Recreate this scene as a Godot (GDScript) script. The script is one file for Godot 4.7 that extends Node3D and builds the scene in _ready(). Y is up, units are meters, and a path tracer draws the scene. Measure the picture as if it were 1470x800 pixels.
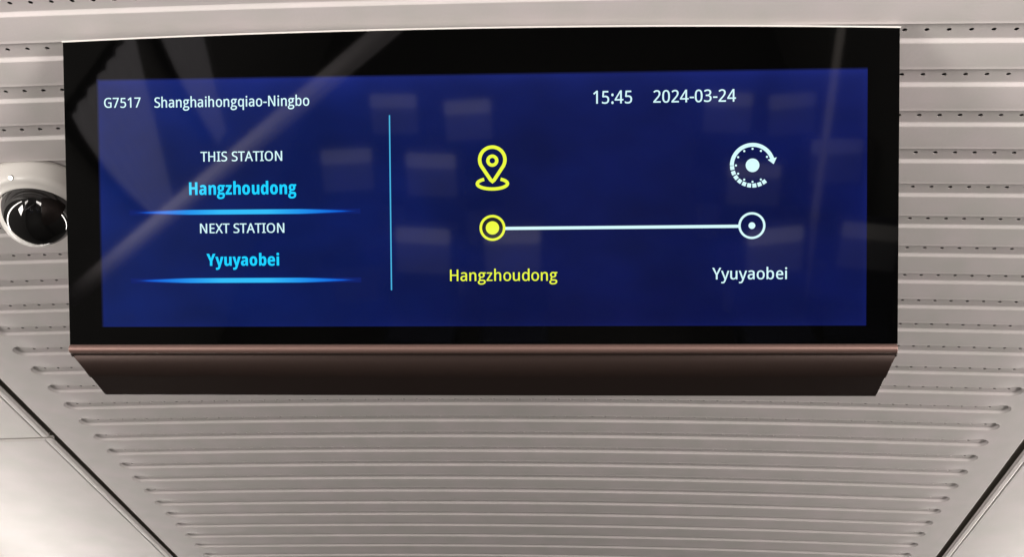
extends Node3D
# A passenger information display hung under the perforated ceiling of a railway carriage.

# ---------------------------------------------------------------- mesh helper
class MB:
	var v := PackedVector3Array()
	var n := PackedVector3Array()
	var uv := PackedVector2Array()
	func tri(a: Vector3, b: Vector3, c: Vector3, na: Vector3, nb: Vector3, nc: Vector3) -> void:
		if (b - a).cross(c - a).dot(na + nb + nc) > 0.0:
			v.append_array([a, c, b]); n.append_array([na, nc, nb])
		else:
			v.append_array([a, b, c]); n.append_array([na, nb, nc])
	func quad(a: Vector3, b: Vector3, c: Vector3, d: Vector3, na: Vector3, nb: Vector3, nc: Vector3, nd: Vector3) -> void:
		tri(a, b, c, na, nb, nc); tri(a, c, d, na, nc, nd)
	func flat(a: Vector3, b: Vector3, c: Vector3, d: Vector3, m: Vector3) -> void:
		quad(a, b, c, d, m, m, m, m)
	func mesh() -> ArrayMesh:
		var arr := []
		arr.resize(Mesh.ARRAY_MAX)
		arr[Mesh.ARRAY_VERTEX] = v; arr[Mesh.ARRAY_NORMAL] = n
		if uv.size() == v.size(): arr[Mesh.ARRAY_TEX_UV] = uv
		var m := ArrayMesh.new()
		m.add_surface_from_arrays(Mesh.PRIMITIVE_TRIANGLES, arr)
		return m

var M := {}
var used := {}

func numbered(called: String, parent: Node) -> String:
	var key := str(parent.get_instance_id()) + called
	var k: int = used.get(key, 0)
	used[key] = k + 1
	return called if k == 0 else "%s_%03d" % [called, k]

func put(called: String, mesh: Mesh, mat: Material, parent: Node = self, at := Vector3.ZERO) -> MeshInstance3D:
	var o := MeshInstance3D.new()
	o.name = numbered(called, parent)
	o.mesh = mesh
	o.material_override = mat
	parent.add_child(o, true)
	o.position = at
	return o

func thing(called: String, label: String, category: String, group := "", at := Vector3.ZERO) -> Node3D:
	var o := Node3D.new()
	o.name = numbered(called, self)
	add_child(o, true)
	o.position = at
	tag(o, label, category, group)
	return o

func tag(o: Node, label: String, category: String, group := "", kind := "") -> void:
	o.set_meta("label", label)
	o.set_meta("category", category)
	if group: o.set_meta("group", group)
	if kind: o.set_meta("kind", kind)

# ---------------------------------------------------------------- materials
func noise_tex(freq: float, lo: float, hi: float, sd: int, normal := false, octaves := 4) -> NoiseTexture2D:
	var f := FastNoiseLite.new()
	f.seed = sd; f.frequency = freq; f.fractal_octaves = octaves
	f.noise_type = FastNoiseLite.TYPE_SIMPLEX_SMOOTH
	var t := NoiseTexture2D.new()
	t.width = 512; t.height = 512; t.seamless = true; t.noise = f; t.normalize = true
	if normal:
		t.as_normal_map = true; t.bump_strength = 3.0
	else:
		var g := Gradient.new()
		g.set_color(0, Color(lo, lo, lo)); g.set_color(1, Color(hi, hi, hi))
		t.color_ramp = g
	return t

func lin(r: float, g: float, b: float) -> Color:
	return Color(r, g, b).linear_to_srgb()

func mat(c: Color, rough: float, metal := 0.0, spec := 0.5) -> StandardMaterial3D:
	var m := StandardMaterial3D.new()
	m.albedo_color = c; m.roughness = rough; m.metallic = metal; m.metallic_specular = spec
	return m

func glow(c: Color, e := 1.0) -> StandardMaterial3D:      # lit dots of the screen, under the same gloss as the rest of the glass
	var m := mat(Color(0.01, 0.01, 0.01), 0.04)
	m.emission_enabled = true; m.emission = c; m.emission_energy_multiplier = e
	return m

func textured(m: StandardMaterial3D, rough: Texture2D, rough_value: float, normal: Texture2D, strength: float, tile: float) -> StandardMaterial3D:
	m.uv1_triplanar = true; m.uv1_world_triplanar = true
	m.uv1_scale = Vector3.ONE * tile
	m.roughness = rough_value; m.roughness_texture = rough
	m.roughness_texture_channel = BaseMaterial3D.TEXTURE_CHANNEL_RED
	if normal:
		m.normal_enabled = true; m.normal_texture = normal; m.normal_scale = strength
	return m

const SCREEN_GLOW := 0.70

func make_materials() -> void:
	var patch := noise_tex(0.012, 0.82, 1.0, 5)
	var grain := noise_tex(0.16, 0.7, 1.0, 9)
	var orange := noise_tex(0.10, 0.0, 1.0, 11, true)
	M.paint = textured(mat(lin(0.612, 0.580, 0.585), 0.5), patch, 0.52, orange, 0.05, 3.0)
	var tone := noise_tex(0.006, 0.0, 1.0, 21, false, 3)
	tone.color_ramp.set_color(0, Color(0.945, 0.955, 0.935)); tone.color_ramp.set_color(1, Color(1.0, 0.985, 0.985))
	M.paint.albedo_texture = tone
	M.panel = textured(mat(lin(0.625, 0.598, 0.598), 0.45), patch, 0.42, orange, 0.04, 2.0)
	M.panel.albedo_texture = tone
	M.trim = mat(lin(0.62, 0.58, 0.55), 0.5)
	M.joint = mat(lin(0.36, 0.34, 0.31), 0.7)
	M.gap_shade = mat(lin(0.17, 0.155, 0.125), 0.85)  # tone of the strip added to set how dark the gaps look
	M.void = mat(lin(0.012, 0.012, 0.010), 0.95)
	M.brown = textured(mat(lin(0.055, 0.036, 0.031), 0.42, 0.6), grain, 0.46, orange, 0.10, 9.0)
	M.lit_brown = textured(mat(lin(0.215, 0.135, 0.117), 0.4, 0.6), grain, 0.52, orange, 0.08, 9.0)  # paler copy of the brown; light on the lip put into its colour
	M.brown_rear = textured(mat(lin(0.050, 0.033, 0.029), 0.45, 0.6), grain, 0.5, orange, 0.10, 9.0)
	M.glass = mat(lin(0.0010, 0.0010, 0.0010), 0.03, 0.0, 0.46)
	M.white_plastic = mat(lin(0.72, 0.70, 0.665), 0.32)
	M.dome = mat(lin(0.006, 0.006, 0.006), 0.02, 0.0, 0.75)
	M.steel = mat(lin(0.45, 0.43, 0.40), 0.25, 1.0)
	M.white = glow(Color(0.84, 0.98, 1.0), SCREEN_GLOW)
	M.cyan = glow(Color(0.10, 0.80, 1.0), SCREEN_GLOW * 1.1)
	M.yellow = glow(Color(0.93, 0.98, 0.25), SCREEN_GLOW)
	M.bluish = glow(Color(0.28, 0.68, 0.88), SCREEN_GLOW)
	M.dark_dot = glow(Color(0.13, 0.14, 0.16), SCREEN_GLOW)

# ---------------------------------------------------------------- ceiling numbers
const XC := -0.1575          # middle of the arched ceiling
const HIGH := 0.9289         # its height over the camera there
const ARCH := 0.01787
const PITCH := 0.075         # from groove to groove
const Z0 := 0.9965           # near lip of groove number 0
const W := 0.018             # half a groove's width
const DEEP := 0.0047
const LEAN := 0.0026         # each slat leans: its far edge hangs lower
const HOLE := -0.0005        # the holes sit past the middle of the groove
const BEVEL := 0.0050
const XL := -1.0309          # ends of the grooves
const XR := 0.7158
const EL := -1.1015          # edges of the pressed panel
const ER := 0.7745
const FIRST := -5
const LAST := 36

func arch(x: float) -> float:
	return HIGH - ARCH * (x - XC) * (x - XC)

func lift(p: Vector3) -> Vector3:      # from a flat sheet (y = height above the skin) onto the arch
	return Vector3(p.x, p.y + arch(p.x), p.z)

func tilt(nrm: Vector3, x: float) -> Vector3:
	var s := -2.0 * ARCH * (x - XC)
	return (nrm - Vector3(0, 0, 0) + Vector3(-s * nrm.y, 0, 0)).normalized()

func dig(t: float) -> Vector2:         # depth and slope of the groove, t metres inside its rim
	var k := clampf(t / BEVEL, 0.0, 1.0)
	return Vector2(DEEP * k * k * (3.0 - 2.0 * k), DEEP * 6.0 * k * (1.0 - k) / BEVEL)

func groove_mesh(parity: int) -> ArrayMesh:
	var b := MB.new()
	var hs := 0.02408
	var xa := XL + W
	var xb := XR - W
	var stops := [0.0, 0.0004, 0.0009, 0.0015, 0.0022, 0.0029, 0.0035, 0.0041, 0.0046, BEVEL]
	var sq := 0.0046
	# stations along x: the ends, every hole's square
	var holes := []
	var k0 := int(ceil((xa + 0.006 + 0.0068) / hs - 0.5 * parity))
	while (k0 + 0.5 * parity) * hs - 0.0068 < xb - 0.006:
		holes.append((k0 + 0.5 * parity) * hs - 0.0068)
		k0 += 1
	var xs := [xa]
	for h in holes:
		xs.append(h - sq); xs.append(h + sq)
	xs.append(xb)
	var down := Vector3.DOWN
	for i in xs.size() - 1:
		var x0: float = xs[i]
		var x1: float = xs[i + 1]
		for side in [-1.0, 1.0]:
			for s in stops.size() - 1:
				var g0 := dig(stops[s])
				var g1 := dig(stops[s + 1])
				var za: float = side * (W - stops[s])
				var zb: float = side * (W - stops[s + 1])
				var na := Vector3(0, -1, -side * g0.y).normalized()
				var nb := Vector3(0, -1, -side * g1.y).normalized()
				b.quad(lift(Vector3(x0, g0.x, za)), lift(Vector3(x1, g0.x, za)), lift(Vector3(x1, g1.x, zb)), lift(Vector3(x0, g1.x, zb)), tilt(na, x0), tilt(na, x1), tilt(nb, x1), tilt(nb, x0))
			var zi: float = side * (W - BEVEL)
			var zh: float = HOLE + side * sq
			b.quad(lift(Vector3(x0, DEEP, zi)), lift(Vector3(x1, DEEP, zi)), lift(Vector3(x1, DEEP, zh)), lift(Vector3(x0, DEEP, zh)), tilt(down, x0), tilt(down, x1), tilt(down, x1), tilt(down, x0))
		if i % 2 == 0:
			b.quad(lift(Vector3(x0, DEEP, HOLE - sq)), lift(Vector3(x1, DEEP, HOLE - sq)), lift(Vector3(x1, DEEP, HOLE + sq)), lift(Vector3(x0, DEEP, HOLE + sq)), tilt(down, x0), tilt(down, x1), tilt(down, x1), tilt(down, x0))
		else:
			var c := (x0 + x1) / 2.0
			var r := 0.0029
			for q in 16:
				var pts := []
				for e in 2:
					var a := TAU * (q + e) / 16.0
					var d := Vector2(cos(a), sin(a))
					var o := d * sq / maxf(absf(d.x), absf(d.y))
					pts.append([Vector3(c + o.x, DEEP, HOLE + o.y), Vector3(c + d.x * r, DEEP, HOLE + d.y * r), Vector3(c + d.x * r, DEEP + 0.0014, HOLE + d.y * r), Vector3(-d.x, 0, -d.y)])
				var A: Array = pts[0]
				var B: Array = pts[1]
				b.flat(lift(A[0]), lift(B[0]), lift(B[1]), lift(A[1]), down)
				b.quad(lift(A[1]), lift(B[1]), lift(B[2]), lift(A[2]), A[3], B[3], B[3], A[3])
	for end in [-1.0, 1.0]:
		var cx: float = xa if end < 0 else xb
		for q in 24:
			var th := []
			for e in 2:
				th.append(-PI / 2 + PI * (q + e) / 24.0)
			var d0 := Vector2(cos(th[0]) * end, sin(th[0]))
			var d1 := Vector2(cos(th[1]) * end, sin(th[1]))
			for s in stops.size() - 1:
				var g0 := dig(stops[s])
				var g1 := dig(stops[s + 1])
				var ra: float = W - stops[s]
				var rb: float = W - stops[s + 1]
				var P := func(d: Vector2, r: float, g: Vector2) -> Vector3: return lift(Vector3(cx + d.x * r, g.x, d.y * r))
				var N := func(d: Vector2, g: Vector2) -> Vector3: return Vector3(-d.x * g.y, -1, -d.y * g.y).normalized()
				b.quad(P.call(d0, ra, g0), P.call(d1, ra, g0), P.call(d1, rb, g1), P.call(d0, rb, g1), N.call(d0, g0), N.call(d1, g0), N.call(d1, g1), N.call(d0, g1))
			var rc := W - BEVEL
			b.tri(lift(Vector3(cx, DEEP, 0)), lift(Vector3(cx + d0.x * rc, DEEP, d0.y * rc)), lift(Vector3(cx + d1.x * rc, DEEP, d1.y * rc)), down, down, down)
			# from the round end out to the rectangle that the flange leaves free
			var o0 := d0 * W / maxf(absf(d0.x), absf(d0.y))
			var o1 := d1 * W / maxf(absf(d1.x), absf(d1.y))
			b.flat(lift(Vector3(cx + d0.x * W, 0, d0.y * W)), lift(Vector3(cx + d1.x * W, 0, d1.y * W)), lift(Vector3(cx + o1.x, 0, o1.y)), lift(Vector3(cx + o0.x, 0, o0.y)), down)
	return b.mesh()

func slat_mesh() -> ArrayMesh:
	var b := MB.new()
	var half := (PITCH - 2.0 * W) / 2.0
	var stops := []
	for i in 9: stops.append(-half + 0.0045 * i / 8.0)
	for i in 6: stops.append(lerpf(-half + 0.0045, half, (i + 1) / 6.0))
	# the band leans and is rolled, not dead flat; it turns down into a small bead at its far edge and levels out towards the flanges
	var form := func(x: float, z: float) -> float:
		var y := -0.0003 * (1.0 - z * z / half / half)
		var k := clampf((-half + 0.0045 - z) / 0.0045, 0.0, 1.0)
		var fade := clampf(minf(x - XL - 0.012, XR - 0.012 - x) / 0.045, 0.0, 1.0)
		fade = fade * fade * (3.0 - 2.0 * fade)
		return y - (LEAN * (half - z) / (2.0 * half) + 0.0007 * k * k) * fade
	var P := func(x: float, z: float) -> Vector3: return lift(Vector3(x, form.call(x, z), z))
	var N := func(x: float, z: float) -> Vector3:
		var e := 0.00005
		var gx: float = (form.call(x + e, z) - form.call(x - e, z)) / (2.0 * e)
		var gz: float = (form.call(x, z + e) - form.call(x, z - e)) / (2.0 * e)
		return tilt(Vector3(gx, -1, gz).normalized(), x)
	var xs := []
	for i in 9: xs.append(XL + 0.060 * i / 8.0)
	for i in 40: xs.append(lerpf(XL + 0.060, XR - 0.060, (i + 1) / 40.0))
	for i in 8: xs.append(XR - 0.060 + 0.060 * (i + 1) / 8.0)
	for i in xs.size() - 1:
		var x0: float = xs[i]
		var x1: float = xs[i + 1]
		for k in stops.size() - 1:
			var za: float = stops[k]
			var zb: float = stops[k + 1]
			b.quad(P.call(x0, za), P.call(x1, za), P.call(x1, zb), P.call(x0, zb), N.call(x0, za), N.call(x1, za), N.call(x1, zb), N.call(x0, zb))
		b.flat(P.call(x0, -half), P.call(x1, -half), lift(Vector3(x1, 0, -half)), lift(Vector3(x0, 0, -half)), Vector3.FORWARD)
	return b.mesh()

func flange_mesh(xe: float, xi: float) -> ArrayMesh:      # the plain margin, its edge rolled up over 3 mm
	var b := MB.new()
	var s := signf(xe - xi)
	var R := 0.003
	var prof := []
	for i in 5:
		prof.append([lerpf(xi, xe - s * R, i / 4.0), 0.0, Vector3.DOWN])
	for i in range(1, 7):
		var a := PI / 2 * i / 6.0
		prof.append([xe - s * R + s * R * sin(a), R - R * cos(a), Vector3(s * sin(a), -cos(a), 0)])
	prof.append([xe, 0.022, Vector3(s, 0, 0)])
	var za := -(Z0 + PITCH * FIRST) + PITCH / 2
	var zb := -(Z0 + PITCH * LAST) - PITCH / 2
	for i in prof.size() - 1:
		var p: Array = prof[i]
		var q: Array = prof[i + 1]
		b.quad(lift(Vector3(p[0], p[1], za)), lift(Vector3(q[0], q[1], za)), lift(Vector3(q[0], q[1], zb)), lift(Vector3(p[0], p[1], zb)), tilt(p[2], p[0]), tilt(q[2], q[0]), tilt(q[2], q[0]), tilt(p[2], p[0]))
	return b.mesh()

func build_ceiling() -> void:
	var t := thing("perforated_ceiling_panel", "long cream ceiling panel pressed into slats with rows of small holes, behind the display", "ceiling panel")
	var even := groove_mesh(0)
	var odd := groove_mesh(1)
	var slat := slat_mesh()
	for i in range(FIRST, LAST + 1):
		var z := -(Z0 + PITCH * i + W)
		put("perforated_groove", even if posmod(i, 2) == 0 else odd, M.paint, t, Vector3(0, 0, z))
		put("slat", slat, M.paint, t, Vector3(0, 0, z - PITCH / 2))
	put("edge_flange", flange_mesh(EL, XL), M.paint, t)
	put("edge_flange", flange_mesh(ER, XR), M.paint, t)

	var gap := 0.0165
	var zj := -2.139
	var a := put("smooth_ceiling_panel", side_panel(EL - gap, -1.74, 1.5, zj + 0.006, true), M.panel)
	tag(a, "smooth cream ceiling panel at the left edge, above the cross joint and under the camera", "ceiling panel", "smooth ceiling panels")
	var c := put("smooth_ceiling_panel", side_panel(EL - gap, -1.74, zj - 0.006, -6.5, true), M.panel)
	tag(c, "smooth cream ceiling panel filling the bottom left corner, below the cross joint", "ceiling panel", "smooth ceiling panels")
	var d := put("smooth_ceiling_panel", side_panel(ER + gap, 1.43, 1.5, -6.5, false), M.panel)
	tag(d, "smooth cream ceiling panel in the bottom right corner", "ceiling panel", "smooth ceiling panels")
	for k in 2:
		var ga := EL - gap - 0.012 if k == 0 else ER - 0.004
		var gb := EL + 0.004 if k == 0 else ER + gap + 0.012
		var rs := MB.new()  # strip added inside the gap to stand for its shade
		rs.flat(lift(Vector3(ga, 0.0105, 1.5)), lift(Vector3(gb, 0.0105, 1.5)), lift(Vector3(gb, 0.0105, -6.5)), lift(Vector3(ga, 0.0105, -6.5)), Vector3.DOWN)
		tag(put("gap_strip", rs.mesh(), M.gap_shade), "strip added deep in the gap to set its darkness, along the %s edge of the perforated panel" % ("left" if k == 0 else "right"), "dark strip")
	var js := MB.new()
	for i in 8:
		var x0 := lerpf(EL - gap + 0.001, -1.74, i / 8.0)
		var x1 := lerpf(EL - gap + 0.001, -1.74, (i + 1) / 8.0)
		js.flat(lift(Vector3(x0, 0.004, zj + 0.02)), lift(Vector3(x1, 0.004, zj + 0.02)), lift(Vector3(x1, 0.004, zj - 0.02)), lift(Vector3(x0, 0.004, zj - 0.02)), Vector3.DOWN)
	var j := put("joint_strip", js.mesh(), M.joint)
	tag(j, "narrow grey joint strip between the two smooth panels at the left", "joint strip")

func side_panel(xe: float, xo: float, z0: float, z1: float, _left: bool) -> ArrayMesh:
	# a sheet with rolled edges; a thin seam runs 13 mm inside its long edge
	var s := signf(xo - xe)
	var R := 0.004
	var wide := absf(xo - xe)
	var us := [0.0, 0.0003, 0.0007, 0.0012, 0.0018, 0.0026, 0.0034, 0.0042, 0.006, 0.009, 0.0105, 0.0131, 0.0137, 0.0143, 0.0152, 0.0161, 0.0167, 0.0173, 0.018, 0.03, 0.06, 0.1, 0.16, 0.24, 0.34, 0.46, wide]
	var zs := [0.0, 0.0003, 0.0007, 0.0012, 0.0018, 0.0026, 0.0034, 0.0042, 0.006, 0.009, 0.014, 0.03, 0.1, 0.3, 0.6, 1.2]
	var zz := []
	for q in zs: zz.append(z0 - q)
	for i in zs.size():
		if zs[zs.size() - 1 - i] < absf(z1 - z0) / 2: zz.append(z1 + zs[zs.size() - 1 - i])
	zz.sort(); zz.reverse()
	var h := func(u: float, z: float) -> float:
		var cr := 0.008
		var du := u
		var dz := minf(z0 - z, z - z1)
		var t := minf(du, dz)
		if du < cr and dz < cr:
			t = cr - Vector2(cr - du, cr - dz).length()
		var up := 0.0
		if t < R:
			up = R - sqrt(maxf(0.0, R * R - (R - maxf(t, 0.0)) * (R - maxf(t, 0.0)))) + maxf(0.0, -t) * 6.0
		var k := clampf(1.0 - absf(u - 0.0149) / 0.0022, 0.0, 1.0)
		return up + 0.0022 * k * k * (3.0 - 2.0 * k)
	var P := func(u: float, z: float) -> Vector3: return lift(Vector3(xe + s * u, h.call(u, z), z))
	var N := func(u: float, z: float) -> Vector3:
		var e := 0.0002
		var gu: float = (h.call(u + e, z) - h.call(maxf(u - e, 0.0), z)) / (u + e - maxf(u - e, 0.0))
		var za := minf(z + e, z0)
		var zb := maxf(z - e, z1)
		var gz: float = (h.call(u, za) - h.call(u, zb)) / (za - zb)
		return tilt(Vector3(gu * s, -1, gz).normalized(), xe + s * u)
	var b := MB.new()
	for i in us.size() - 1:
		for k in zz.size() - 1:
			var u0: float = us[i]
			var u1: float = us[i + 1]
			var za: float = zz[k]
			var zb: float = zz[k + 1]
			b.quad(P.call(u0, za), P.call(u1, za), P.call(u1, zb), P.call(u0, zb), N.call(u0, za), N.call(u1, za), N.call(u1, zb), N.call(u0, zb))
	for k in zz.size() - 1:      # the upturned skirt
		var p: Vector3 = P.call(0.0, zz[k])
		var q: Vector3 = P.call(0.0, zz[k + 1])
		b.flat(p, q, q + Vector3(0, 0.0012, 0), p + Vector3(0, 0.0012, 0), Vector3(-s, 0, 0))
	for e in [[z0, 1.0], [z1, -1.0]]:
		for i in us.size() - 1:
			var p: Vector3 = P.call(us[i], e[0])
			var q: Vector3 = P.call(us[i + 1], e[0])
			b.flat(p, q, q + Vector3(0, 0.018, 0), p + Vector3(0, 0.018, 0), Vector3(0, 0, e[1]))
	return b.mesh()

# ---------------------------------------------------------------- the display
# Its own axes: x along the screen, y up the glass, z out of the glass; millimetres in the helpers below.
const MM := 0.001

func strip(pts: Array, width: float, z: float, closed := false) -> ArrayMesh:      # a printed line of even width
	var b := MB.new()
	var cnt := pts.size()
	var off := []
	for i in cnt:
		var p: Vector2 = pts[i]
		var before: Vector2 = pts[(i - 1 + cnt) % cnt] if closed or i > 0 else p
		var after: Vector2 = pts[(i + 1) % cnt] if closed or i < cnt - 1 else p
		var d0 := (p - before).normalized()
		var d1 := (after - p).normalized()
		if d0 == Vector2.ZERO: d0 = d1
		if d1 == Vector2.ZERO: d1 = d0
		var m := (d0.orthogonal() + d1.orthogonal()).normalized()
		off.append(m * width / 2.0 / maxf(0.5, m.dot(d0.orthogonal())))
	for i in (cnt if closed else cnt - 1):
		var k := (i + 1) % cnt
		var q := []
		for w in [pts[i] + off[i], pts[k] + off[k], pts[k] - off[k], pts[i] - off[i]]:
			q.append(Vector3(w.x, w.y, z) * MM)
		b.flat(q[0], q[1], q[2], q[3], Vector3.BACK)
	return b.mesh()

func circle(c: Vector2, rx: float, ry: float, from := 0.0, to := TAU, steps := 48) -> Array:
	var out := []
	var whole := is_equal_approx(absf(to - from), TAU)
	for i in (steps if whole else steps + 1):
		var a := lerpf(from, to, float(i) / steps)
		out.append(c + Vector2(cos(a) * rx, sin(a) * ry))
	return out

func disc(c: Vector2, r: float, z: float) -> ArrayMesh:
	var b := MB.new()
	var ring := circle(c, r, r)
	for i in ring.size():
		var p: Vector2 = ring[i]
		var q: Vector2 = ring[(i + 1) % ring.size()]
		b.tri(Vector3(c.x, c.y, z) * MM, Vector3(p.x, p.y, z) * MM, Vector3(q.x, q.y, z) * MM, Vector3.BACK, Vector3.BACK, Vector3.BACK)
	return b.mesh()

func join(meshes: Array) -> ArrayMesh:
	var st := SurfaceTool.new()
	for m in meshes: st.append_from(m, 0, Transform3D())
	return st.commit()

func letters(called: String, text: String, left: float, right: float, base: float, cap: float, bold: bool, m: Material, parent: Node) -> void:
	var f := SystemFont.new()
	f.font_names = PackedStringArray(["Droid Sans"])
	f.font_weight = 700 if bold else 400
	var fv := FontVariation.new()
	fv.base_font = f
	fv.variation_embolden = 0.17 if bold else 0.18
	var size := func(s: String) -> TextMesh:
		var t := TextMesh.new()
		t.font = fv; t.text = s; t.font_size = 64; t.pixel_size = 0.001; t.depth = 0.0002; t.curve_step = 0.6
		t.horizontal_alignment = HORIZONTAL_ALIGNMENT_LEFT
		t.vertical_alignment = VERTICAL_ALIGNMENT_CENTER
		return t
	var H: AABB = size.call("H").get_aabb()
	var t: TextMesh = size.call(text)
	var box := t.get_aabb()
	var o := put(called, t, m, parent)
	var kx := (right - left) * MM / box.size.x
	var ky := cap * MM / H.size.y
	o.scale = Vector3(kx, ky, 1.0)
	o.position = Vector3(left * MM - box.position.x * kx, base * MM - H.position.y * ky, 0.0012)

func screen_image() -> ImageTexture:
	# what the panel shows behind the writing: a navy ground that turns bluer to the left, darker to the lower right
	var w := 512
	var h := 168
	var im := Image.create(w, h, false, Image.FORMAT_RGB8)
	var cloud := FastNoiseLite.new()
	cloud.seed = 4; cloud.frequency = 0.011; cloud.fractal_octaves = 3
	for y in h:
		for x in w:
			var u := float(x) / w
			var v := float(y) / h
			var c := Color(0.042, 0.080, 0.290)
			c = c.lerp(Color(0.052, 0.130, 0.375), clampf(1.0 - u * 1.7, 0.0, 1.0) * 0.8)
			c = c.lerp(Color(0.058, 0.088, 0.315), clampf((u - 0.62) * 1.9, 0.0, 1.0) * 0.6)
			c = c.lerp(Color(0.125, 0.175, 0.490), exp(-v * 9.0) * 0.55)
			c = c.lerp(Color(0.020, 0.045, 0.230), clampf((v - 0.72) * 2.4, 0.0, 1.0) * clampf((u - 0.3) * 3.0, 0.0, 1.0) * clampf((0.98 - u) * 4.0, 0.0, 1.0) * 0.8)
			# the bright outline of the cells at the very edge of the panel
			var e := minf(minf(u, 1.0 - u) * 866.0, minf(v, 1.0 - v) * 284.0)
			c = c.lerp(Color(0.12, 0.17, 0.56), exp(-e / 3.0) * 0.35)
			c = c * (1.0 + 0.16 * cloud.get_noise_2d(x, y * 1.4))      # the backlight is not quite even
			c = c * (0.45 + 0.55 * smoothstep(0.0, 2.2, e))
			im.set_pixel(x, y, c)
	return ImageTexture.create_from_image(im)

func line_image(vertical := false) -> ImageTexture:
	# the divider that fades into the ground at its ends and has a bright core
	var im := Image.create(256, 16, false, Image.FORMAT_RGB8)
	for x in 256:
		for y in 16:
			var u := absf((x + 0.5) / 128.0 - 1.0)
			var v := absf((y + 0.5) / 8.0 - 1.0)
			var core := pow(clampf((1.0 - u) * 1.9, 0.0, 1.0), 0.7)
			var k := clampf((core - v * 0.78) * 2.6, 0.0, 1.0) * clampf((1.0 - u) * 7.0, 0.0, 1.0)
			im.set_pixel(x, y, Color(0.055, 0.125, 0.41).lerp(Color(0.04, 0.36, 0.86).lerp(Color(0.20, 0.74, 0.98), clampf(1.3 - u * 1.5, 0.0, 1.0)), k))
	return ImageTexture.create_from_image(im)

func quad_uv(x0: float, x1: float, y0: float, y1: float, z: float) -> ArrayMesh:
	var b := MB.new()
	b.flat(Vector3(x0, y1, z) * MM, Vector3(x1, y1, z) * MM, Vector3(x1, y0, z) * MM, Vector3(x0, y0, z) * MM, Vector3.BACK)
	for p in b.v:
		b.uv.append(Vector2((p.x / MM - x0) / (x1 - x0), (y1 - p.y / MM) / (y1 - y0)))
	return b.mesh()

func crown(x: float) -> float:      # the top edge of the display follows the arch of the ceiling
	var k := x / 470.0 + 0.02
	return 182.0 + 7.4 * (1.0 - k * k)

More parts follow.
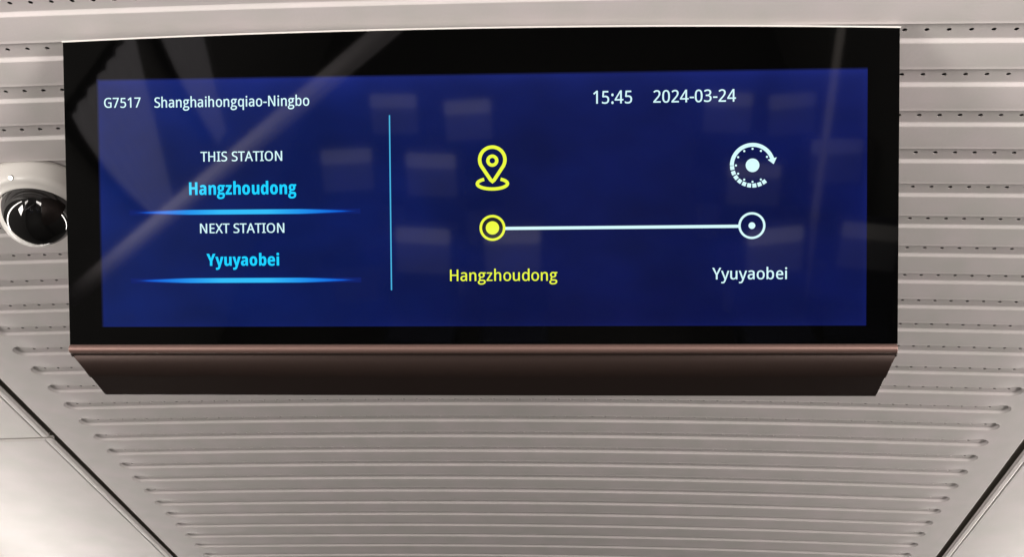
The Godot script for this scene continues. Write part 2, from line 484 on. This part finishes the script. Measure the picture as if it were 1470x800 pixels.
func build_display() -> void:
	var t := thing("information_display", "wide black and brown passenger information display showing a blue route screen, hung under the ceiling", "information display", "", Vector3(-0.14026, 0.75917, -1.08931))
	t.basis = Basis(Vector3(0.99985561, 0.00836257, -0.01479278), Vector3(0.00119567, 0.83374691, 0.55214551), Vector3(0.0169508, -0.55208347, 0.83361652)).orthonormalized()
	var x0 := -479.0
	var x1 := 459.5
	var bottom := -164.7
	# black glass front with an arched top: front, rounded rim, sides
	var g := MB.new()
	var cols := 48
	for i in cols:
		var a := lerpf(x0, x1, float(i) / cols)
		var b := lerpf(x0, x1, float(i + 1) / cols)
		g.flat(Vector3(a, bottom, 0) * MM, Vector3(b, bottom, 0) * MM, Vector3(b, crown(b), 0) * MM, Vector3(a, crown(a), 0) * MM, Vector3.BACK)
		g.flat(Vector3(a, crown(a), 0) * MM, Vector3(b, crown(b), 0) * MM, Vector3(b, crown(b), -4) * MM, Vector3(a, crown(a), -4) * MM, Vector3.UP)
	g.flat(Vector3(x0, bottom, 0) * MM, Vector3(x0, crown(x0), 0) * MM, Vector3(x0, crown(x0), -4) * MM, Vector3(x0, bottom, -4) * MM, Vector3.LEFT)
	g.flat(Vector3(x1, bottom, 0) * MM, Vector3(x1, crown(x1), 0) * MM, Vector3(x1, crown(x1), -4) * MM, Vector3(x1, bottom, -4) * MM, Vector3.RIGHT)
	put("black_glass_bezel", g.mesh(), M.glass, t)
	# pale sealing strip between the top edge and the ceiling
	var s := MB.new()
	for i in cols:
		var a := lerpf(x0 - 1.0, x1 + 1.0, float(i) / cols)
		var b := lerpf(x0 - 1.0, x1 + 1.0, float(i + 1) / cols)
		var lo0 := crown(a)
		var lo1 := crown(b)
		s.flat(Vector3(a, lo0 + 0.1, 0.6) * MM, Vector3(b, lo1 + 0.1, 0.6) * MM, Vector3(b, lo1 + 1.9, 0.6) * MM, Vector3(a, lo0 + 1.9, 0.6) * MM, Vector3.BACK)
		s.flat(Vector3(a, lo0 + 0.1, 0.6) * MM, Vector3(b, lo1 + 0.1, 0.6) * MM, Vector3(b, lo1 + 0.1, -4) * MM, Vector3(a, lo0 + 0.1, -4) * MM, Vector3.DOWN)
		s.flat(Vector3(a, lo0 + 1.9, 0.6) * MM, Vector3(b, lo1 + 1.9, 0.6) * MM, Vector3(b, lo1 + 1.9, -6) * MM, Vector3(a, lo0 + 1.9, -6) * MM, Vector3.UP)
	put("top_sealing_strip", s.mesh(), M.white_plastic, t)
	build_casing(t, x0, x1, bottom)

	# the lit panel
	var sm := mat(Color(0.01, 0.01, 0.01), 0.04)
	sm.emission_enabled = true
	sm.emission_operator = BaseMaterial3D.EMISSION_OP_MULTIPLY
	sm.emission = Color.WHITE
	sm.emission_texture = screen_image()
	sm.emission_energy_multiplier = SCREEN_GLOW
	sm.texture_repeat = false
	var scr := put("screen", quad_uv(-440.5, 425.0, -144.2, 139.8, 0.5), sm, t)

	letters("train_number_text", "G7517", -431.8, -389.3, 107.0, 11.4, false, M.white, scr)
	letters("route_name_text", "Shanghaihongqiao-Ningbo", -373.1, -194.7, 106.4, 11.8, false, M.white, scr)
	letters("this_station_text", "THIS STATION", -320.8, -226.7, 44.6, 11.2, false, M.white, scr)
	letters("this_station_name", "Hangzhoudong", -334.8, -211.1, 6.8, 14.4, true, M.cyan, scr)
	letters("next_station_text", "NEXT STATION", -323.0, -225.5, -37.0, 11.0, false, M.white, scr)
	letters("next_station_name", "Yyuyaobei", -316.0, -232.0, -74.3, 13.6, true, M.cyan, scr)
	letters("clock_text", "15:45", 125.1, 168.1, 104.2, 14.3, false, M.white, scr)
	letters("date_text", "2024-03-24", 191.5, 282.2, 104.4, 13.8, false, M.white, scr)
	letters("station_name_text", "Hangzhoudong", -36.8, 84.1, -92.9, 12.9, false, M.yellow, scr)
	letters("station_name_text", "Yyuyaobei", 256.3, 338.5, -92.3, 12.9, false, M.white, scr)
	var lm := mat(Color(0.01, 0.01, 0.01), 0.04)
	lm.emission_enabled = true
	lm.emission_operator = BaseMaterial3D.EMISSION_OP_MULTIPLY
	lm.emission = Color.WHITE
	lm.emission_texture = line_image()
	lm.emission_energy_multiplier = SCREEN_GLOW
	lm.texture_repeat = false
	put("glowing_divider", quad_uv(-405.0, -138.0, -15.9, -10.1, 0.9), lm, scr)
	put("glowing_divider", quad_uv(-405.0, -138.0, -94.0, -88.2, 0.9), lm, scr)
	put("column_line", strip([Vector2(-103.6, 94.5), Vector2(-103.6, -103.0)], 1.5, 0.9), M.bluish, scr)

	# the two stations and the line between them
	var c1 := Vector2(11.6, -33.2)
	var c2 := Vector2(299.8, -32.7)
	put("route_line", strip([c1 + Vector2(14.0, -0.7), c2 + Vector2(-14.0, -0.6)], 3.5, 0.9), M.white, scr)
	var st1 := put("station_marker", join([strip(circle(c1, 13.2, 13.2), 2.8, 1.1, true), disc(c1, 7.5, 1.2)]), M.yellow, scr)
	st1.set_meta("label", "yellow filled station marker")
	put("marker_ground", disc(c1, 12.4, 0.8), M.dark_dot, scr)
	var st2 := put("station_marker", join([strip(circle(c2, 13.6, 13.6), 2.5, 1.1, true), disc(c2, 3.7, 1.2)]), M.white, scr)
	st2.set_meta("label", "white ring station marker")

	# map pin over the first station
	var pc := Vector2(12.0, 43.2)
	var drop := circle(pc, 14.2, 14.2, deg_to_rad(-38.0), deg_to_rad(218.0), 40)
	drop.append(pc + Vector2(-2.0, -22.6)); drop.append(pc + Vector2(0.0, -24.2)); drop.append(pc + Vector2(2.0, -22.6))
	var el := Vector2(11.9, 16.4)
	put("map_pin_icon", join([strip(drop, 3.9, 1.0, true), strip(circle(pc + Vector2(0, -1.0), 5.0, 5.0), 3.7, 1.1, true), strip(circle(el, 17.0, 5.9, deg_to_rad(123.0), deg_to_rad(417.0), 48), 3.7, 1.05)]), M.yellow, scr)

	# the turning clock over the second one
	var q := Vector2(300.4, 34.0)
	var parts := [disc(q, 7.5, 1.0), strip(circle(q, 22.6, 22.6, deg_to_rad(180.0), deg_to_rad(16.0), 48), 4.3, 1.0)]
	for i in 9:
		var a := deg_to_rad(187.0 + 14.7 * i)
		parts.append(strip(circle(q, 22.4, 22.4, a - deg_to_rad(5.6), a + deg_to_rad(5.6), 3), 4.5, 1.0))
	for i in 12:
		if i in [0, 11]: continue
		parts.append(disc(q + Vector2.from_angle(deg_to_rad(30.0 * i)) * 18.2, 1.15, 1.1))
	var hd := MB.new()
	var hq := [q + Vector2.from_angle(deg_to_rad(20.0)) * 17.6, q + Vector2.from_angle(deg_to_rad(18.0)) * 27.8, q + Vector2(23.0, 1.0)]
	hd.tri(Vector3(hq[0].x, hq[0].y, 1.1) * MM, Vector3(hq[1].x, hq[1].y, 1.1) * MM, Vector3(hq[2].x, hq[2].y, 1.1) * MM, Vector3.BACK, Vector3.BACK, Vector3.BACK)
	parts.append(hd.mesh())
	put("clock_icon", join(parts), M.white, scr)

func extrude(prof: Array, x0: float, x1: float, inset: float) -> ArrayMesh:
	# prof: closed outline of [y, z, smooth]; ends rounded by `inset`
	var b := MB.new()
	var cnt := prof.size()
	var mid := Vector2.ZERO
	for p in prof: mid += Vector2(p[0], p[1]) / cnt
	var nrm := []
	for i in cnt:
		var p := Vector2(prof[i][0], prof[i][1])
		var k := (i + 1) % cnt
		var d := Vector2(prof[k][0], prof[k][1]) - p
		var o := d.orthogonal().normalized()
		if o.dot((p + d / 2) - mid) < 0: o = -o
		nrm.append(o)
	for i in cnt:
		var k := (i + 1) % cnt
		var p := Vector2(prof[i][0], prof[i][1])
		var q := Vector2(prof[k][0], prof[k][1])
		var np: Vector2 = nrm[i] if not prof[i][2] else (nrm[i] + nrm[(i - 1 + cnt) % cnt]).normalized()
		var nq: Vector2 = nrm[i] if not prof[k][2] else (nrm[i] + nrm[k]).normalized()
		var P3 := Vector3(0, np.x, np.y)
		var Q3 := Vector3(0, nq.x, nq.y)
		b.quad(Vector3(x0 + inset, p.x, p.y) * MM, Vector3(x1 - inset, p.x, p.y) * MM, Vector3(x1 - inset, q.x, q.y) * MM, Vector3(x0 + inset, q.x, q.y) * MM, P3, P3, Q3, Q3)
		for e in [[x0, -1.0], [x1, 1.0]]:
			var last := [p, q, e[0] - e[1] * inset, P3, Q3]
			for s in 4:      # a quarter round to the end face
				var a := PI / 2 * (s + 1) / 4.0
				var sh := inset * (1.0 - cos(a))
				var xe: float = e[0] - e[1] * inset * (1.0 - sin(a))
				var p2: Vector2 = p - np * sh
				var q2: Vector2 = q - nq * sh
				var pn := (P3 * cos(a) + Vector3(e[1], 0, 0) * sin(a)).normalized()
				var qn := (Q3 * cos(a) + Vector3(e[1], 0, 0) * sin(a)).normalized()
				b.quad(Vector3(last[2], last[0].x, last[0].y) * MM, Vector3(last[2], last[1].x, last[1].y) * MM, Vector3(xe, q2.x, q2.y) * MM, Vector3(xe, p2.x, p2.y) * MM, last[3], last[4], qn, pn)
				last = [p2, q2, xe, pn, qn]
			var X := Vector3(e[1], 0, 0)
			b.tri(Vector3(e[0], mid.x, mid.y) * MM, Vector3(e[0], last[0].x, last[0].y) * MM, Vector3(e[0], last[1].x, last[1].y) * MM, X, X, X)
	return b.mesh()

func build_casing(t: Node3D, x0: float, x1: float, bottom: float) -> void:
	var back := Vector2(-0.5523, -0.8337)      # level, away from the viewer, in (y, z) of the display
	var up := Vector2(0.8337, -0.5523)
	# a half-round bead proud of the glass, its lit look put into a paler brown
	var bead := [[bottom + 0.1, -6.0, false], [bottom + 0.1, 0.3, false]]
	var c := Vector2(bottom - 5.0, 0.2)
	for i in 14:
		var a := lerpf(0.25, PI - 0.20, i / 13.0)
		bead.append([c.x + cos(a) * 5.2, c.y + sin(a) * 5.0, true])
	bead.append([c.x - 5.2, -6.0, false])
	put("pale_lip", extrude(bead, x0 - 0.2, x1 - 0.4, 1.6), M.lit_brown, t)
	# the fore part of the underside
	var f := [[bottom - 5.0, -1.0, false], [bottom - 10.0, -1.0, true]]
	for i in 6:
		var a := lerpf(PI / 2, -0.50, (i + 1) / 6.0)
		f.append([bottom - 10.0 - 3.0 * cos(a), -4.0 + 3.0 * sin(a), true])
	var st := Vector2(f[-1][0], f[-1][1])
	var e := st + back * 58.5
	f.append([e.x, e.y, false])
	var e2 := e + up * 6.0
	f.append([e2.x, e2.y, false])
	f.append([bottom - 5.0, -12.0, false])
	put("lower_cover", extrude(f, x0 - 0.6, x1 + 0.6, 1.2), M.brown, t)
	# the rear shell, set up 1.2 mm, and the body that reaches up to the ceiling
	var s := st + back * 59.2 + up * 0.35
	var h := st + back * 107.0 + up * 0.35
	var k := h + up * 330.0
	var h0 := h - back * 1.5
	var body := [[s.x, s.y, false], [h0.x, h0.y, true], [h.x, h.y, true]]
	for i in 4:
		var a := PI / 2 * (i + 1) / 4.0
		var p := h + back * 5.0 * sin(a) + up * 5.0 * (1.0 - cos(a))
		body.append([p.x, p.y, true])
	var r := st + back * 112.0 + up * 330.0
	body.append([r.x, r.y, false])
	body.append([176.0, -22.0, false])
	body.append([176.0, -4.4, false])
	body.append([bottom + 6.0, -4.4, false])
	body.append([bottom + 6.0, -14.0, false])
	put("rear_shell", extrude(body, x0 - 0.4, x1 + 0.4, 1.6), M.brown_rear, t)

# ---------------------------------------------------------------- dome camera
func lathe(prof: Array, seg := 64) -> ArrayMesh:      # [radius, y], smooth where the turn is gentle
	var b := MB.new()
	var dirs := []
	for i in prof.size() - 1:
		var d := Vector2(prof[i + 1][0] - prof[i][0], prof[i + 1][1] - prof[i][1]).normalized()
		dirs.append(d)
	for i in prof.size() - 1:
		var d: Vector2 = dirs[i]
		var d0: Vector2 = d if i == 0 or dirs[i - 1].dot(d) < 0.7 else (d + dirs[i - 1]).normalized()
		var d1: Vector2 = d if i == dirs.size() - 1 or dirs[i + 1].dot(d) < 0.7 else (d + dirs[i + 1]).normalized()
		for q in seg:
			var P := []
			for e in 2:
				var a := TAU * (q + e) / seg
				var o := Vector3(cos(a), 0, sin(a))
				P.append([o * prof[i][0] + Vector3(0, prof[i][1], 0), o * prof[i + 1][0] + Vector3(0, prof[i + 1][1], 0), (o * d0.y + Vector3(0, -d0.x, 0)) * -1.0, (o * d1.y + Vector3(0, -d1.x, 0)) * -1.0])
			b.quad(P[0][0], P[1][0], P[1][1], P[0][1], P[0][2], P[1][2], P[1][3], P[0][3])
	return b.mesh()

func build_dome_camera() -> void:
	var x := -0.776
	var z := -1.292
	var t := thing("dome_camera", "white surveillance camera with a glossy black dome, left of the display", "camera", "", Vector3(x, arch(x), z))
	var base := [[0.0680, 0.004], [0.0686, -0.002]]
	for i in 7:
		var a := PI / 2 * i / 6.0
		base.append([0.0586 + 0.0080 * cos(a), -0.0200 - 0.0100 * sin(a)])
	base.append([0.0540, -0.0330]); base.append([0.0525, -0.0345]); base.append([0.0512, -0.0345]); base.append([0.0512, -0.0280])
	put("mounting_base", lathe(base), M.white_plastic, t)
	var bump := func(r: float) -> ArrayMesh:
		var ball := []
		for i in 41: ball.append([maxf(r * cos(lerpf(-1.2, PI / 2, i / 40.0)), 0.00001), -r * sin(lerpf(-1.2, PI / 2, i / 40.0))])
		return lathe(ball, 96)
	put("ball_housing", bump.call(0.0500), M.white_plastic, t, Vector3(0, -0.0350, 0))
	put("dome", bump.call(0.0501), M.dome, t, Vector3(0, -0.0350, 0) + Vector3(0.764, -0.051, 0.775).normalized() * 0.0036)
	var sc := put("screw", lathe([[0.0, -0.0022], [0.0008, -0.0022], [0.0012, -0.0034], [0.0030, -0.0034], [0.0036, -0.0026], [0.0040, 0.0004]], 20), M.steel, t, Vector3(-0.012, -0.0245, 0.0632))
	sc.rotation.x = deg_to_rad(-50.0)

# ---------------------------------------------------------------- the rest of the carriage, met only as light and as reflections in the glass
func box(a: Vector3, b: Vector3) -> BoxMesh:
	var m := BoxMesh.new()
	m.size = (b - a).abs()
	return m

func slab(called: String, a: Vector3, b: Vector3, m: Material, label: String, category: String) -> MeshInstance3D:
	var o := put(called, box(a, b), m, self, (a + b) / 2)
	tag(o, label, category, "", "structure")
	return o

const LEFT_WALL := -1.80
const RIGHT_WALL := 1.485
const FLOOR := -2.25
const BACK_END := 6.2
const FAR_END := -6.8

func build_carriage() -> void:
	var wall := mat(lin(0.09, 0.088, 0.085), 0.6)
	slab("roof_void", Vector3(LEFT_WALL, 1.0, BACK_END), Vector3(RIGHT_WALL, 1.05, FAR_END), M.void, "dark space above the ceiling seen through gaps and holes", "roof")
	slab("floor", Vector3(LEFT_WALL, FLOOR - 0.1, BACK_END), Vector3(RIGHT_WALL, FLOOR, FAR_END), mat(lin(0.025, 0.024, 0.023), 0.7), "carriage floor", "floor")
	slab("side_wall", Vector3(LEFT_WALL - 0.1, FLOOR, BACK_END), Vector3(LEFT_WALL, 1.05, FAR_END), wall, "left carriage wall", "wall")
	slab("side_wall", Vector3(RIGHT_WALL, FLOOR, BACK_END), Vector3(RIGHT_WALL + 0.1, 1.05, FAR_END), wall, "right carriage wall", "wall")
	slab("end_wall", Vector3(LEFT_WALL, FLOOR, BACK_END), Vector3(RIGHT_WALL, 1.05, BACK_END + 0.1), mat(lin(0.02, 0.02, 0.02), 0.6), "carriage end wall behind the viewer", "wall")
	slab("end_wall", Vector3(LEFT_WALL, FLOOR, FAR_END - 0.1), Vector3(RIGHT_WALL, 1.05, FAR_END), wall, "carriage end wall ahead of the viewer", "wall")
	slab("rear_ceiling", Vector3(LEFT_WALL, 0.94, BACK_END), Vector3(RIGHT_WALL, 0.97, 1.50), wall, "carriage ceiling behind the viewer", "ceiling")
	slab("front_ceiling", Vector3(EL, 0.94, -(Z0 + PITCH * LAST) - 0.14), Vector3(ER, 0.97, FAR_END), wall, "carriage ceiling ahead of the viewer", "ceiling")
	for k in 2:
		var s := -1.0 if k == 0 else 1.0
		var xw := LEFT_WALL if k == 0 else RIGHT_WALL
		var side := "left" if k == 0 else "right"
		lamp("unseen_light_strip", "unseen glowing light strip, placed to light the ceiling sides, high on the %s carriage wall" % side, "lamp", "wall light strips", Vector3(xw, 0.60, -2.7), s, Vector2(7.0, 0.07), LAMP * (0.55 if k == 0 else 0.84), 3.0)  # out of view, placed to light the ceiling from both sides
		for i in 4:
			if i > 2: continue
			lamp("unseen_glow_panel", "unseen bright panel, placed to light the ceiling, high in the %s carriage wall, %s behind the viewer" % [side, ["first", "second", "third"][mini(i, 2)]], "light_panel", "unseen wall panels", Vector3(xw, -0.06, 2.9 + 1.3 * i), s, Vector2(1.15, 0.72), REAR_GLOW * (0.75 if k == 0 else 1.1), 1.2)  # out of view, lights the grooves and the lip from behind
			if i > 0: continue
			lamp("unseen_glow_panel", "unseen bright panel, placed to light the ceiling, low in the %s carriage wall, beside the viewer" % [side], "light_panel", "unseen wall panels", Vector3(xw, -0.22, 0.45 if k == 0 else 0.80), s, Vector2(1.1, 0.75), FILL * (0.75 if k == 0 else 1.25), 0.6)  # out of view, lights the ceiling from beside the viewer
	build_seats()
	fittings()

const LAMP := 3.3
const REAR_GLOW := 1.7  # strength of the unseen panels behind the viewer
const FILL := 4.2  # strength of the unseen panels beside the viewer

func lamp(called: String, label: String, category: String, group: String, at: Vector3, s: float, size: Vector2, energy: float, shine: float) -> void:
	var t := thing(called, label, category, group, at)
	var gl := StandardMaterial3D.new()
	gl.albedo_color = Color(0.8, 0.8, 0.8)
	gl.emission_enabled = true
	gl.emission = Color(1.0, 0.97, 0.93)
	gl.emission_energy_multiplier = shine
	var pane := "lamp_tube" if category == "lamp" else "glow_pane"
	put(pane, box(Vector3.ZERO, Vector3(0.012, size.y, size.x)), gl, t, Vector3(-s * 0.016, 0, 0))
	var e := 0.03
	for q in [[Vector3(0.03, e, size.x + 2 * e), Vector3(0, size.y / 2 + e / 2, 0)], [Vector3(0.03, e, size.x + 2 * e), Vector3(0, -size.y / 2 - e / 2, 0)], [Vector3(0.03, size.y, e), Vector3(0, 0, size.x / 2 + e / 2)], [Vector3(0.03, size.y, e), Vector3(0, 0, -size.x / 2 - e / 2)]]:
		put("frame", box(Vector3.ZERO, q[0]), M.trim, t, q[1] + Vector3(-s * 0.015, 0, 0))
	var l := AreaLight3D.new()
	l.name = numbered(called + "_light", t)
	l.area_size = size
	l.light_energy = energy
	l.light_color = Color(1.0, 0.970, 0.945)
	l.area_range = 12.0
	l.shadow_enabled = true
	t.add_child(l, true)
	l.position = Vector3(-s * 0.032, 0, 0)
	l.rotation.y = s * PI / 2

func rod(a: Vector3, b: Vector3, r: float) -> ArrayMesh:
	var m := MB.new()
	var d := (b - a).normalized()
	var u := d.cross(Vector3(0.3, 0.2, 1.0)).normalized()
	var w := d.cross(u)
	for i in 16:
		var p := u * cos(TAU * i / 16.0) + w * sin(TAU * i / 16.0)
		var q := u * cos(TAU * (i + 1) / 16.0) + w * sin(TAU * (i + 1) / 16.0)
		m.quad(a + p * r, a + q * r, b + q * r, b + p * r, p, q, q, p)
		m.tri(a, a + p * r, a + q * r, -d, -d, -d)
		m.tri(b, b + p * r, b + q * r, d, d, d)
	return m.mesh()

func unseen_cloth(top: float, low: float, z0: float, z1: float, zt: float, label: String) -> void:
	# pale pleated cloth out of view, placed to mirror as light patches in the screen
	var b := MB.new()
	var P := func(u: float, v: float) -> Vector3:
		var wide := lerpf(z0, z1, u)
		var z := lerpf(wide, zt + (u - 0.5) * 0.14, pow(v, 1.3))
		return Vector3(LEFT_WALL + 0.06 + 0.007 * sin(u * 40.0), lerpf(top, low, v), z)
	for i in 60:
		for k in 14:
			var p := []
			for e in [[0, 0], [1, 0], [1, 1], [0, 1]]: p.append(P.call((i + e[0]) / 60.0, (k + e[1]) / 14.0))
			var nn: Vector3 = (p[1] - p[0]).cross(p[3] - p[0]).normalized()
			if nn.x < 0: nn = -nn
			b.flat(p[0], p[1], p[2], p[3], nn)
	tag(put("unseen_cloth", b.mesh(), mat(lin(0.66, 0.65, 0.70), 0.85)), label, "unseen_cloth")

func fittings() -> void:
	unseen_cloth(-0.42, -1.25, 1.35, 2.05, 1.98, "pale cloth out of view, placed to mirror as a light patch at the left end of the screen")
	unseen_cloth(-0.45, -1.35, 2.30, 2.85, 2.85, "pale cloth out of view, placed to mirror above the route name on the screen")
	tag(put("unseen_bar", rod(Vector3(-1.76, -0.945, 1.0), Vector3(-0.30, 0.250, 1.0), 0.032), mat(lin(0.36, 0.34, 0.36), 0.6)), "pale slanting bar out of view, placed to mirror across the left part of the screen", "bar")  # unseen bar, placed so that a pale streak mirrors in the glass
	tag(put("grab_pole", rod(Vector3(1.055, FLOOR, 2.25), Vector3(1.055, 0.93, 2.25), 0.017), M.trim), "pale upright pole mirrored near the right end of the screen", "pole")

func rounded_box(w: float, h: float, d: float, r: float) -> ArrayMesh:
	var b := MB.new()
	var out := []
	for c in [[1, 1, 0.0], [-1, 1, 0.5], [-1, -1, 1.0], [1, -1, 1.5]]:
		for i in 5:
			var a: float = (c[2] + i / 8.0) * PI
			out.append([Vector2(c[0] * (w / 2 - r) + cos(a) * r, c[1] * (h / 2 - r) + sin(a) * r), Vector2(cos(a), sin(a))])
	for i in out.size():
		var p: Array = out[i]
		var q: Array = out[(i + 1) % out.size()]
		var p0 := Vector3(p[0].x, p[0].y, d / 2)
		var q0 := Vector3(q[0].x, q[0].y, d / 2)
		var back := Vector3(0, 0, d)
		var np := Vector3(p[1].x, p[1].y, 0)
		var nq := Vector3(q[1].x, q[1].y, 0)
		b.quad(p0, q0, q0 - back, p0 - back, np, nq, nq, np)
		b.tri(Vector3(0, 0, d / 2), p0, q0, Vector3.BACK, Vector3.BACK, Vector3.BACK)
		b.tri(Vector3(0, 0, -d / 2), p0 - back, q0 - back, Vector3.FORWARD, Vector3.FORWARD, Vector3.FORWARD)
	return b.mesh()

func build_seats() -> void:
	var cloth := mat(lin(0.015, 0.02, 0.045), 0.85)
	var linen := mat(lin(0.90, 0.89, 0.88), 0.8)
	var grey := mat(lin(0.27, 0.28, 0.31), 0.5)
	var back := rounded_box(0.31, 0.62, 0.07, 0.03)
	var cushion := rounded_box(0.31, 0.09, 0.30, 0.03)
	var cover := rounded_box(0.25, 0.075, 0.082, 0.015)
	var flap := rounded_box(0.25, 0.15, 0.004, 0.012)
	var base := rounded_box(0.22, 0.28, 0.2, 0.02)
	var rows := [[2.07, [-0.29, -0.75, 0.90, 1.29], "nearest"], [2.73, [-0.71, -1.12, 0.86, 1.25], "second"], [3.35, [-0.55, -1.00, 0.80, 1.22], "third"]]
	var where := [["left of the aisle", "by the left wall", "right of the aisle", "by the right wall"], ["left of the aisle", "by the left wall", "right of the aisle", "by the right wall"], ["left of the aisle", "by the left wall", "right of the aisle", "by the right wall"]]
	var first: Node3D = null
	for r in rows.size():
		for k in 4:
			var o: Node3D
			if first == null:
				first = thing("carriage_seat", "", "seat", "carriage seats reflected in the glass")
				put("backrest", back, cloth, first, Vector3(0, 0.49, 0.1)).rotation.x = deg_to_rad(8)
				put("seat", cushion, cloth, first, Vector3(0, 0.33, -0.03))
				put("base", base, grey, first, Vector3(0, 0.14, 0))
				put("headrest_cover", cover, linen, first, Vector3(0, 0.755, 0.138)).rotation.x = deg_to_rad(8)
				put("cover_flap", flap, grey, first, Vector3(0, 0.65, 0.084)).rotation.x = deg_to_rad(8)
				o = first
			else:
				o = first.duplicate()
				o.name = numbered("carriage_seat", self)
				add_child(o, true)
			o.position = Vector3(rows[r][1][k] + 0.03 * sin(r * 3.1 + k * 1.7), FLOOR + 0.025 * sin(r * 2.3 + k * 4.1), rows[r][0] + 0.05 * sin(r * 5.0 + k * 2.9))
			o.rotation = Vector3(0.05 * sin(k * 2.0 + r), 0.14 * sin(r * 1.9 + k * 2.6), 0.03 * sin(k * 3.7 + r * 1.3))
			o.set_meta("label", "dark seat with white headrest cover, %s row, %s" % [rows[r][2], where[r][k]])

# ----------------------------------------------------------------
func _ready() -> void:
	var cam := Camera3D.new()
	cam.name = "camera"
	add_child(cam)
	cam.basis = Basis(Vector3(0.9967479, 0.0372657, -0.0714479), Vector3(0.0048069, 0.857568, 0.5143481), Vector3(0.0804389, -0.5130189, 0.8546)).orthonormalized()
	cam.fov = 26.485
	cam.near = 0.05
	cam.far = 60.0
	cam.current = true
	var env := Environment.new()
	env.background_mode = Environment.BG_COLOR
	env.background_color = Color(0.02, 0.02, 0.02)
	env.tonemap_mode = Environment.TONE_MAPPER_LINEAR
	env.tonemap_exposure = 1.45
	env.sdfgi_enabled = true
	env.ssao_enabled = true
	env.ssil_enabled = true
	var we := WorldEnvironment.new()
	we.name = "environment"
	we.environment = env
	add_child(we)
	make_materials()
	build_carriage()
	build_ceiling()
	build_display()
	build_dome_camera()
